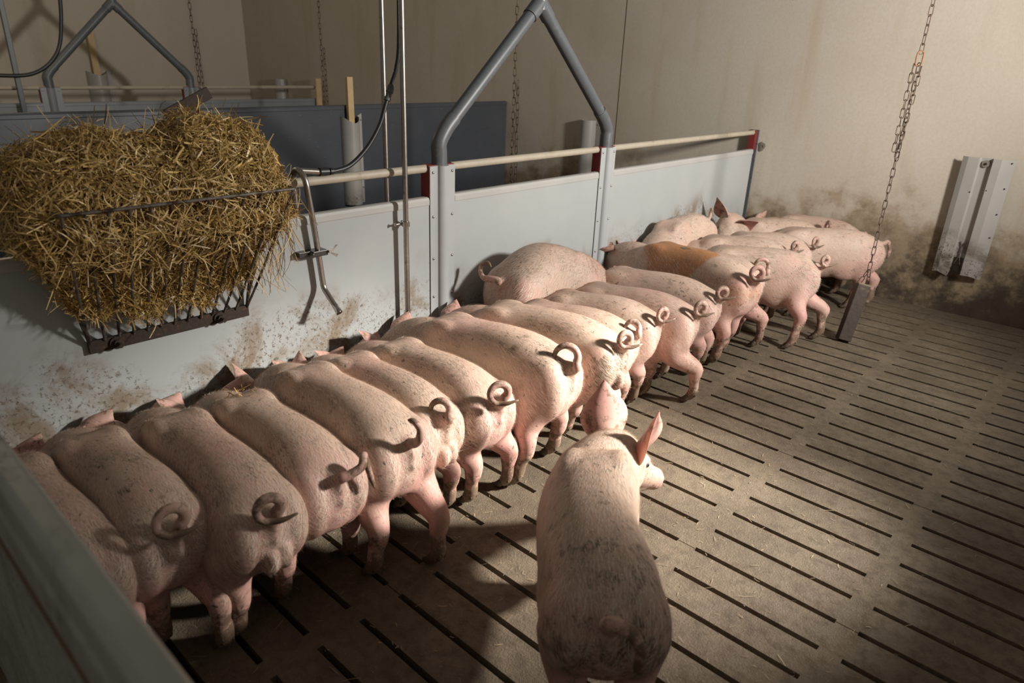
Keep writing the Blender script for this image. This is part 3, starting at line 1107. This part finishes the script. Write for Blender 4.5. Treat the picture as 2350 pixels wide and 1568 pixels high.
def ear_mesh(mb, base, d, nrm, L, Wd, cup, roll_tip):
    """leaf-shaped cupped shell, two skins"""
    d = d / np.linalg.norm(d)
    nrm = nrm - d * (d @ nrm)
    nrm /= np.linalg.norm(nrm)
    sd = np.cross(d, nrm)
    nu, nv = 12, 9
    outer, inner = [], []
    for i in range(nu + 1):
        u = i / nu
        wdt = Wd * (.60 + .55 * math.sin(PI * min(1, u * 1.05 + .08)) - .15 * u) * (1 - u ** 3.2) ** .75 + .0015
        for j in range(nv):
            v = j / (nv - 1) * 2 - 1
            bend = cup * (1 - .55 * u)
            ang = v * bend
            y = wdt * .5 * math.sin(ang) / max(bend, .2) * 1.15
            z = wdt * .5 * (1 - math.cos(ang)) / max(bend, .2) * 1.3
            tip = roll_tip * (u ** 2.2) * L
            p = base + d * (u * L - abs(tip) * .25) + sd * y + nrm * (z + tip)
            outer.append(p)
            th = .0045 * (1 - .75 * u) * (1 - .6 * abs(v)) + .0006
            inner.append(p + nrm * th)
    v = np.array(outer + inner)
    N = (nu + 1) * nv
    f = []
    for i in range(nu):
        for j in range(nv - 1):
            a, b, c, e = i * nv + j, i * nv + j + 1, (i + 1) * nv + j + 1, (i + 1) * nv + j
            f.append((a, b, c, e))
            f.append((N + e, N + c, N + b, N + a))
        f.append((i * nv, (i + 1) * nv, N + (i + 1) * nv, N + i * nv))
        k = nv - 1
        f.append(((i + 1) * nv + k, i * nv + k, N + i * nv + k, N + (i + 1) * nv + k))
    for j in range(nv - 1):
        a = nu * nv + j
        f.append((a, a + 1, N + a + 1, N + a)[::-1])
        f.append((j, j + 1, N + j + 1, N + j))
    mb.add(v, f)


def tail_path(p0, kind, R, s, turn=0.0):
    """curl seen from behind; s = +1 loop toward the pig's left"""
    p0 = np.asarray(p0, float)
    P = [p0 + [.045, 0, -.012], p0, p0 + [-.018, -.004 * s, .010]]
    if kind == 'ring':      # full ring with the tip trailing out to the other side
        c = p0 + np.array([-.026, .4 * R * s, .018 + R])
        for k, a in enumerate(np.radians(np.arange(-50, 300, 25))):
            P.append(c + np.array([-.0018 * k, -s * R * math.cos(a), R * math.sin(a)]))
        q = P[-1]
        P += [q + np.array([-.010, -s * .024, .004]), q + np.array([-.014, -s * .055, .014])]
    elif kind == 'loop':    # big open arch folding forward over the rump
        c = p0 + np.array([-.012, .7 * R * s, .012 + R * .8])
        for k, a in enumerate(np.radians(np.arange(-30, 215, 24))):
            P.append(c + np.array([.0045 * k, -s * R * math.cos(a), R * math.sin(a)]))
    elif kind == 'hook':
        P += [p0 + np.array(q) for q in ((-.034, 0, .030), (-.036, 0, .055), (-.024, .008 * s, .075), (-.006, .016 * s, .078))]
    elif kind == 'side':    # stands out sideways, then doubles back
        P += [p0 + np.array(q) for q in ((-.035, .03 * s, .012), (-.042, .065 * s, .010), (-.038, .092 * s, .030), (-.028, .090 * s, .055), (-.018, .062 * s, .062), (-.012, .045 * s, .050))]
    elif kind == 'flick':
        P += [p0 + np.array(q) * [1, s, 1] for q in ((-.028, .018, .016), (-.036, .045, .030), (-.026, .058, .052), (-.024, .066, .030), (-.032, .070, -.005), (-.036, .080, -.050))]
    elif kind == 'arch':
        P += [p0 + np.array(q) * [1, s, 1] for q in ((-.028, -.014, .026), (-.044, .005, .040), (-.055, .030, .032), (-.056, .048, -.002), (-.048, .050, -.045), (-.044, .046, -.065))]
    elif kind == 'hang':
        P += [p0 + np.array(q) for q in ((-.030, 0, .0), (-.038, .01 * s, -.035), (-.034, .022 * s, -.07), (-.030, .02 * s, -.09))]
    P = np.array(P)
    c, n_ = math.cos(math.radians(turn)), math.sin(math.radians(turn))
    q = P[2:] - p0
    P[2:] = p0 + np.stack([q[:, 0] * c - q[:, 1] * n_, q[:, 0] * n_ + q[:, 1] * c, q[:, 2]], 1)
    return spline(P, 52)


def build_pig(spec, idx):
    L, H, W = spec.get('L', 1.0), spec.get('H', 1.0), spec.get('W', 1.0)
    x0, y0 = spec['at']
    hd = math.radians(spec['dir'])
    zoff = spec.get('z', 0.0)
    cs, sn = math.cos(hd), math.sin(hd)

    def to_local(p):
        dx, dy = p[0] - x0, p[1] - y0
        return (dx * cs + dy * sn) / L, (-dx * sn + dy * cs)

    mb = MB()
    torso(mb, W, spec.get('belly', .012))
    hindf = spec.get('hind')
    hf = {}
    for s in (1, -1):
        hf[s] = (.085, s * .065)
    if hindf:
        for s, p in zip((1, -1), hindf):
            if p is not None:
                q = to_local(p)
                hf[s] = (q[0] + .034, q[1])
    ff = {s: (.585, s * .06) for s in (1, -1)}
    if spec.get('fore'):
        for s, p in zip((1, -1), spec['fore']):
            if p is not None:
                ff[s] = to_local(p)
    zi = 1.0 / H
    for s in (1, -1):
        fx, fy = hf[s]
        # ham
        R = rotm(0, math.radians(-14))
        mb.ell((.085, s * .058 * W, .333), (.093, .061 * W, .118), R, 18, 12)
        mb.ell((.098 + (fx - .085) * .3, s * .062 * W * .7 + fy * .3, .260), (.056, .046 * W, .060), R, 16, 10)
        mb.ell((.190, s * .058 * W, .300), (.130, .060 * W, .125), rotm(0, math.radians(8)), 18, 12)
        # shoulder blade tips either side of the withers
        mb.ell((.515, s * .050 * W, .434), (.088, .040, .042), rotm(0, math.radians(12)), 16, 10)
        lean = fx - .085
        hk = np.array([fx - .040 - lean * .15, fy + (s * .066 * W - fy) * .25, .165])
        fk = np.array([fx - .020, fy, .058])
        pts = [(.095, s * .060 * W, .315), (.096 + lean * .2, s * .064 * W * .8 + fy * .2, .250), (.076 + lean * .55, s * .066 * W * .5 + fy * .5, .208), hk + [.004, 0, .012], hk + [.006, 0, -.03], (hk + fk) / 2 + [.004, 0, 0], fk, (fx - .002, fy, .030), (fx + .006, fy, .018)]
        path = spline(np.array(pts), 40)
        rad = np.interp(np.linspace(0, 1, 40), np.linspace(0, 1, 9), [.078, .064, .047, .0335, .0290, .0240, .0250, .0215, .017])
        mb.tube(path, rad, 16)
        mb.ell(hk + [-.012, 0, .012], (.022, .019, .024), None, 12, 8)
        # front leg
        gx, gy = ff[s]
        R = rotm(0, math.radians(18))
        mb.ell((.545, s * .062 * W, .315), (.070, .050 * W, .118), R, 16, 12)
        kn = np.array([gx - .015, gy * .7 + s * .02, .122])
        pts = [(.545, s * .066 * W, .275), (.525, s * .070 * W, .215), kn + [-.004, 0, .045], kn, kn + [-.004, 0, -.03], (gx - .024, gy, .055), (gx - .006, gy, .030), (gx + .004, gy, .018)]
        path = spline(np.array(pts), 34)
        rad = np.interp(np.linspace(0, 1, 34), np.linspace(0, 1, 8), [.062, .048, .034, .028, .0235, .0225, .019, .015])
        mb.tube(path, rad, 14)
    # sex bulge
    if spec.get('male'):
        for s in (1, -1):
            mb.ell((-.002, s * .017, .292), (.030, .021, .040), rotm(0, math.radians(-20)), 12, 8)
    mb.ell((.000, 0, .385), (.016, .012, .016), None, 10, 8)
    mb.ell((-.002, 0, .352), (.014, .012, .020), None, 10, 8)
    # neck and head
    nyaw, npit = math.radians(spec.get('nyaw', 0)), math.radians(spec.get('npitch', 18))
    hyaw, hpit = math.radians(spec.get('hyaw', 0)), math.radians(spec.get('hpitch', 62))
    nb = np.array([.60, 0, .325])
    Nf = rotm(nyaw, npit)
    hb = nb + Nf @ np.array([spec.get('nl', .15), 0, .01])
    Hm = rotm(hyaw, hpit, math.radians(spec.get('hroll', 0)))
    hs = spec.get('hs', 1.0)
    mid = (nb + hb) / 2 + Nf @ np.array([0, 0, .012])
    pts = spline(np.array([nb - [.08, 0, 0], nb, mid, hb, hb + Hm @ np.array([.05, 0, 0])]), 20)
    mb.tube(pts, np.interp(np.linspace(0, 1, 20), [0, .3, .6, .85, 1], [.118, .116 * (.5 + .5 * W), .102, .084, .060]), 24)
    hst = spline(np.array([(-.045, .0, .060, .050), (0, .004, .080, .076), (.05, -.004, .077, .076), (.10, -.016, .060, .058), (.15, -.028, .045, .043), (.19, -.036, .037, .037), (.222, -.040, .036, .038), (.230, -.040, .030, .032)]), 26)
    rings = []
    for x, zc, hh, hw in hst * np.array([1, 1, 1, 1]):
        rings.append(np.array([hb + Hm @ (np.array([x, hw * math.cos(a), zc + hh * math.sin(a)]) * hs) for a in np.arange(28) * 2 * PI / 28]))
    mb.rings(rings)
    for s in (1, -1):
        mb.ell(hb + Hm @ (np.array([.035, s * .055, -.030]) * hs), (.055 * hs, .034 * hs, .045 * hs), Hm, 14, 10)
        mb.ell(hb + Hm @ (np.array([.075, s * .045, .030]) * hs), (.030 * hs, .018 * hs, .016 * hs), Hm, 10, 8)
        # ear root
        mb.ell(hb + Hm @ (np.array([-.012, s * .055, .050]) * hs), (.028, .024, .030), Hm, 12, 8)
    mb.ell(hb + Hm @ (np.array([.13, 0, -.065]) * hs), (.075 * hs, .026 * hs, .020 * hs), Hm @ rotm(0, math.radians(6)), 14, 8)
    # tail root
    tb = np.array([-.004, 0, .418])
    tp = tail_path(tb, spec.get('tail', 'ring'), spec.get('tr', .027), spec.get('ts', 1), spec.get('turn', 0.0))
    mb.tube(tp[:9], np.linspace(.029, .0145, 9), 14)

    # grow one skin over everything
    me = mb.mesh('grow', M['pig'])
    tmp = bpy.data.objects.new('grow', me)
    COL.objects.link(tmp)
    md = tmp.modifiers.new('r', 'REMESH')
    md.mode = 'VOXEL'
    md.voxel_size = spec.get('vox', .0085)
    md.use_smooth_shade = True
    sm = tmp.modifiers.new('s', 'SMOOTH')
    sm.factor = .5
    sm.iterations = 14
    dg = bpy.context.evaluated_depsgraph_get()
    ev = tmp.evaluated_get(dg)
    m2 = bpy.data.meshes.new_from_object(ev)
    bpy.data.objects.remove(tmp)
    bpy.data.meshes.remove(me)
    nv = len(m2.vertices)
    co = np.empty(nv * 3, np.float32)
    m2.vertices.foreach_get('co', co)
    co = co.reshape(-1, 3).astype(float)
    faces = [tuple(p.vertices) for p in m2.polygons]
    ed = np.empty(len(m2.edges) * 2, np.int32)
    m2.edges.foreach_get('vertices', ed)
    ed = ed.reshape(-1, 2)
    # soften the trunk only, so the ham and the shoulder flow into the flank
    sw = np.clip((co[:, 2] - .215) / .06, 0, 1) * np.clip((co[:, 0] - .012) / .05, 0, 1) * np.clip((.47 - co[:, 0]) / .10, .12, 1)
    deg = np.bincount(ed.ravel(), minlength=nv)[:, None]
    for _ in range(spec.get('soft', 36)):
        acc = np.stack([np.bincount(ed[:, 0], co[ed[:, 1], k], nv) + np.bincount(ed[:, 1], co[ed[:, 0], k], nv) for k in range(3)], 1)
        co += (acc / deg - co) * (.6 * sw)[:, None]
    bpy.data.meshes.remove(m2)
    # colour fields on the grown skin
    leg = np.clip((.185 - co[:, 2]) / .13, 0, 1) * ((co[:, 0] < .68) | (co[:, 2] < .0))
    mud = leg * spec.get('mud', .98)
    rear = np.exp(-((co[:, 0] - .0) / .07) ** 2) * np.clip((.46 - co[:, 2]) / .2, 0, 1) * .25
    mud = mud + rear * spec.get('rearmud', 0.5) + spec.get('rump', 0) * np.exp(-((co[:, 0] - .01) / .065) ** 2 - ((co[:, 2] - .345) / .075) ** 2)
    gr = spec.get('grime', .10)
    mud = np.maximum(mud, gr * np.clip((co[:, 2] - .36) / .08, 0, 1) * (.6 + .8 * np.exp(-((co[:, 0] - .12) / .14) ** 2)))
    pink = np.exp(-((co[:, 2] - .2) / .1) ** 2) * .35 + .45 * np.exp(-((co[:, 0] - .03) / .10) ** 2) * (co[:, 2] < .43)
    hd_l = (co - hb) @ Hm
    pink = np.maximum(pink, np.clip((hd_l[:, 0] - .17) / .04, 0, 1) * (np.abs(hd_l[:, 1]) < .06) * (np.abs(hd_l[:, 2]) < .1) * (co[:, 0] > .55))
    spt = np.zeros(nv)
    if spec.get('spot'):
        e = ((co[:, 0] - .385) / .195) ** 2 + ((co[:, 1] - .02) / .112) ** 2
        e = e + .12 * np.sin(co[:, 0] * 60) * np.sin(co[:, 1] * 55 + 1)
        spt = np.clip((1.05 - e) / .18, 0, 1) * (co[:, 2] > .33)
        e2 = ((co[:, 0] - .03) / .05) ** 2 + ((co[:, 2] - .36) / .05) ** 2
        spt = np.maximum(spt, .35 * np.clip((1.1 - e2) / .4, 0, 1))
        mud = np.maximum(mud, 1.0 * np.clip((1 - ((co[:, 0] - .36) / .030) ** 2 - ((co[:, 1] - .022) / .013) ** 2) / .3, 0, 1) * (co[:, 2] > .4))
    colr = [np.stack([mud, pink, spt], 1)]
    out = MB()
    out.add(co, faces)
    # ears
    es = spec.get('ears', 'back')
    rj = rng.normal(0, .16, 3)
    for s in (1, -1):
        base = hb + Hm @ (np.array([-.016, s * .058, .062]) * hs)
        if es == 'back':      # flopping up and back while the head is down
            d = Hm @ (np.array([-.38, s * .72, .62]) + rj)
            nr = Hm @ (np.array([.80, s * .25, .05]) + rj[::-1])
        elif es == 'up':
            d = Hm @ np.array([-.25, s * .50, .95])
            nr = Hm @ np.array([.55, s * .75, -.1])
        elif es == 'flop':    # lopped forward and outward
            d = np.array([.62, s * .70, -.28])
            nr = np.array([-.25, -s * .35, .9])
        else:                 # out to the side
            d = Hm @ np.array([.05, s * .85, .65])
            nr = Hm @ np.array([.8, s * -.1, -.35])
        el = spec.get('ear', .125) * hs
        n0 = out.n
        ear_mesh(out, base - d * .012, d, nr, el, el * .80, 1.15, spec.get('eartip', .10))
        k = out.n - n0
        colr.append(np.tile([.30, .72, 0], (k, 1)) + rng.normal(0, .03, (k, 3)) * [1, 0, 0])
    # tail
    n0 = out.n
    nt_ = len(tp)
    tt = np.linspace(0, 1, nt_)
    tr = np.interp(tt, [0, .12, .35, .8, .93, 1], [.019, .0150, .0128, .0088, .0075, .0026]) * spec.get('tw', 1.0)
    out.tube(tp, tr, 12)
    colr.append(np.repeat(np.stack([np.clip(.12 + tt * .85, 0, 1) ** 1.2 * spec.get('tailmud', .9), np.full(nt_, .4), np.zeros(nt_)], 1), 12, axis=0))
    # cloven toes
    out.mi = 1
    n0 = out.n
    for s in (1, -1):
        for (fx, fy), hk in ((hf[s], 1), (ff[s], 0)):
            for t in (1, -1):
                a = np.array([fx - .004, fy + t * .008, .036])
                b = np.array([fx + .012, fy + t * .011, .018])
                c = np.array([fx + .034, fy + t * .010, .0085])
                out.tube(spline(np.array([a, b, c]), 10), np.interp(np.linspace(0, 1, 10), [0, .45, 1], [.0125, .0135, .0055]), 10)
                out.ell((fx - .030, fy + t * .012, .048), (.009, .006, .011), None, 8, 6)
    colr.append(np.tile([.9, 0, 0], (out.n - n0, 1)))
    # bend, stretch, place
    bend = spec.get('bend', 0.0)
    arch = spec.get('arch', 0.0)

    def shape(v):
        v = v.copy()
        q = np.clip((v[:, 0] - .25) / .45, -1, 1.6)
        v[:, 1] += bend * q * np.abs(q)
        zz = np.clip((v[:, 2] - .10) / .3, 0, 1)
        v[:, 2] += zz * arch * np.exp(-((v[:, 0] - .30) / .22) ** 2) + zz * spec.get('slope', 0.0) * (.55 - v[:, 0])
        v[:, 1] += spec.get('mid', 0.0) * np.exp(-((v[:, 0] - .36) / .2) ** 2)
        v[:, 0] *= L
        v[:, 2] *= H
        v[:, 2] += zoff
        return v
    V = shape(np.concatenate(out.v))
    root = bpy.data.objects.new('pig', None)
    me = bpy.data.meshes.new('pig')
    me.from_pydata(V.tolist(), [], out.f)
    me.materials.append(M['pig'])
    me.materials.append(M['hoof'])
    me.polygons.foreach_set('material_index', out.m)
    me.polygons.foreach_set('use_smooth', [True] * len(me.polygons))
    ca = me.color_attributes.new('skin', 'FLOAT_COLOR', 'POINT')
    C4 = np.c_[np.clip(np.concatenate(colr), 0, 1), np.ones(len(V))]
    ca.data.foreach_set('color', C4.astype(np.float32).ravel())
    me.update()
    bpy.data.objects.remove(root)
    o = bpy.data.objects.new('pig', me)
    COL.objects.link(o)
    o.location = (x0, y0, 0)
    o.rotation_euler = (0, 0, hd)
    tag(o, spec['label'], 'pig', 'young pigs crowded along the partition' if not spec.get('alone') else None)
    bpy.context.view_layer.update()
    # bristles
    nh = spec.get('hair', 7000)
    if nh:
        nf = np.array([f for f in faces if len(f) == 4])
        P4 = V[nf]
        ar = np.linalg.norm(np.cross(P4[:, 2] - P4[:, 0], P4[:, 3] - P4[:, 1]), axis=1)
        cen = P4.mean(1)
        ar = ar * np.clip((cen[:, 2] - .22) / .12, .06, 1)
        pick = rng.choice(len(nf), nh, p=ar / ar.sum())
        Q4 = P4[pick]
        u, v_ = rng.random((nh, 1)), rng.random((nh, 1))
        R0 = (Q4[:, 0] * (1 - u) + Q4[:, 1] * u) * (1 - v_) + (Q4[:, 3] * (1 - u) + Q4[:, 2] * u) * v_
        Nn = np.cross(Q4[:, 2] - Q4[:, 0], Q4[:, 3] - Q4[:, 1])
        Nn /= np.linalg.norm(Nn, axis=1)[:, None] + 1e-9
        g = np.array([-1.0, 0, 0]) + np.c_[np.zeros(nh), np.zeros(nh), -.9 * np.abs(Nn[:, 1])] + rng.normal(0, .17, (nh, 3))
        tg = g - Nn * (g * Nn).sum(1)[:, None]
        tg /= np.linalg.norm(tg, axis=1)[:, None] + 1e-9
        ln = rng.uniform(.012, .028, (nh, 1))
        dr = tg * .95 + Nn * rng.uniform(.08, .34, (nh, 1))
        sd = np.cross(dr, Nn)
        sd /= np.linalg.norm(sd, axis=1)[:, None] + 1e-9
        wd = .00036
        T = np.stack([R0 - sd * wd, R0 + sd * wd, R0 + dr * ln], 1).reshape(-1, 3)
        h = quads_mesh('bristles', T, np.arange(nh * 3).reshape(-1, 3), M['hair'])
        h['kind'] = 'stuff'
        h.parent = o
    if spec.get('eyes'):
        for s in spec['eyes']:
            e = hb + Hm @ (np.array([.078, s * .058, .020]) * hs)
            e = shape(e[None])[0]
            ob = MB().ell(e, (.0085, .0085, .0085), None, 14, 10).obj('eye', M['eye'])
            ob.parent = o
        for s in (1, -1):
            e = shape((hb + Hm @ (np.array([.2275, s * .013, -.038]) * hs))[None])[0]
            ob = MB().ell(e, (.0052, .0052, .0065), None, 10, 8).obj('nostril', M['hoof'])
            ob.parent = o
    return o


NEAR = dict(vox=.0065, hair=20000)
FAR = dict(vox=.008, hair=10000)
PIGS = [
    dict(label='pig mostly hidden behind the blurred gate board at lower left', at=(.80, -3.02), dir=182, L=.86, tail='hang', **NEAR),
    dict(label='second pig from the gate, curled muddy tail, legs partly behind the gate edge', at=(.80, -2.84), dir=182, L=.88, hind=((.69, -2.87), (.81, -2.77)), tail='ring', tr=.030, **NEAR),
    dict(label='third pig from the gate, muddy ringed tail and wrinkled pink scrotum', at=(.90, -2.665), dir=179, L=.98, hind=((.80, -2.73), (.76, -2.58)), tail='ring', tr=.027, male=True, **NEAR),
    dict(label='fourth pig from the gate, yellow straw lying on its shoulders', at=(.88, -2.47), dir=180, L=.92, hind=((.62, -2.50), (.74, -2.35)), tail='flick', ts=-1, **NEAR),
    dict(label='broad pig with short upright hooked tail, beside the pig carrying straw', at=(.89, -2.245), dir=180, L=.98, W=1.12, H=1.03, hind=((.86, -2.35), (.95, -2.19)), tail='hook', ears='up', nyaw=-6, hyaw=-14, **NEAR),
    dict(label='narrow pig squeezed behind the broad hook-tailed pig', at=(.84, -2.07), dir=180, L=.90, W=.92, hind=((.66, -2.09), (.77, -1.98)), tail='loop', tr=.026, male=True, **NEAR),
    dict(label='pig with thin tail curled sideways, dirt-crusted hocks, left of the light pool', at=(.87, -1.875), dir=181, L=.94, hind=((.80, -1.91), (.82, -1.75)), tail='ring', tr=.030, **NEAR),
    dict(label='tall pig with a wide-open hooped tail before the steel pipe', at=(.92, -1.575), dir=189, L=1.02, W=1.08, H=1.09, hind=((.84, -1.72), (.80, -1.47)), tail='loop', tr=.034, grime=.16, **NEAR),
    dict(label='pig with dung-caked rump and bulging scrotum behind the lone pig\'s ear', at=(.91, -1.27), dir=192, L=1.0, W=1.1, H=1.06, hind=((.74, -1.31), (.78, -1.10)), tail='ring', tr=.024, male=True, rump=1.1, grime=.14, **NEAR),
    dict(label='pig whose back barely shows behind the dung-caked rump', at=(.85, -1.08), dir=196, L=.86, tail='loop', tr=.026, **FAR),
    dict(label='pig standing directly left of the clean bright pink pig, ringed tail', at=(.83, -.87), dir=198, L=.84, hind=((.77, -.88), (.76, -.76)), tail='ring', tr=.025, **FAR),
    dict(label='clean bright pink pig stretching one hind leg back onto the slats', at=(.90, -.68), dir=196, L=.92, hind=((.94, -.66), (.72, -.54)), tail='ring', tr=.026, mud=.6, grime=0.0, **FAR),
    dict(label='grey-dusted pig in front of the pig with the copper patch', at=(.86, -.40), dir=192, L=.98, hind=((.80, -.40), (.78, -.28)), tail='ring', tr=.024, **FAR),
    dict(label='pig with a big copper brown patch on its back', at=(.90, -.13), dir=172, L=1.12, H=1.1, hind=((.82, -.22), (.78, -.06)), tail='ring', tr=.026, spot=True, npitch=4, hpitch=30, ears='flop', ear=.15, nyaw=4, hyaw=6, **FAR),
    dict(label='pig with large looped tail, wedged behind the copper-patched pig', at=(.82, .18), dir=200, L=.90, hind=((.86, .20), (.72, .22)), tail='loop', tr=.034, **FAR),
    dict(label='pig standing clear at the right end of the row, both hind legs visible', at=(.98, .52), dir=208, L=1.0, H=1.02, hind=((1.0, .32), (1.05, .58)), tail='ring', tr=.022, **FAR),
    dict(label='pig with tight ring tail just behind the pig at the row end', at=(.74, .72), dir=208, L=.86, tail='ring', tr=.026, **FAR),
    dict(label='pig showing only rump and curled tail beside the big side-on pig', at=(.78, .93), dir=210, L=.80, tail='ring', tr=.026, **FAR),
    dict(label='big pig seen side-on by the back wall behind hanging block', at=(1.04, 1.43), dir=213, L=1.05, H=1.0, hind=((.98, 1.30), (1.05, 1.44)), tail='hang', npitch=25, hpitch=40, **FAR),
    dict(label='pig at the very back, only its back line showing below wall', at=(.86, 1.58), dir=183, L=.90, H=1.0, npitch=15, hpitch=30, tail='hang', **FAR),
    dict(label='pig rump raised against the partition near the back corner', at=(.15, .80), dir=268, L=.85, H=1.14, tail='hook', npitch=40, **FAR),
    dict(label='pig facing the camera, ears spread, chin over another rump', at=(.66, 1.42), dir=212, L=.84, H=1.0, npitch=-38, nl=.15, nyaw=16, hyaw=66, hpitch=32, hroll=-26, ears='side', eartip=.0, ear=.14, hs=1.12, eyes=(1, -1), alone=True, **FAR),
    dict(label='large pig standing along the partition, big round rump toward camera', at=(.20, -1.17), dir=84, L=.86, H=1.18, W=1.32, arch=.045, tail='side', ts=1, **NEAR),
    dict(label='lone foreground pig seen from behind, ears spread, head in the light', at=(1.665, -2.385), dir=131, L=1.0, H=1.02, W=1.14, bend=-.03, mid=.028, npitch=6, nyaw=-18, hyaw=-48, hpitch=26, ears='up', ear=.17, eartip=-.05, rump=.7, tail='arch', ts=-1, tw=1.2, grime=.22, tailmud=1, belly=.02, alone=True, eyes=(1, -1), vox=.006, hair=20000),
]
TURN = [0, -12, -18, 0, 0, -28, -35, -40, -45, -45, -50, -52, -55, -45, -60, -62, -60, -62, 0, 0, 0, 0, 0, 0]
for i, s_ in enumerate(PIGS):
    s_['turn'] = TURN[i]
    build_pig(s_, i)
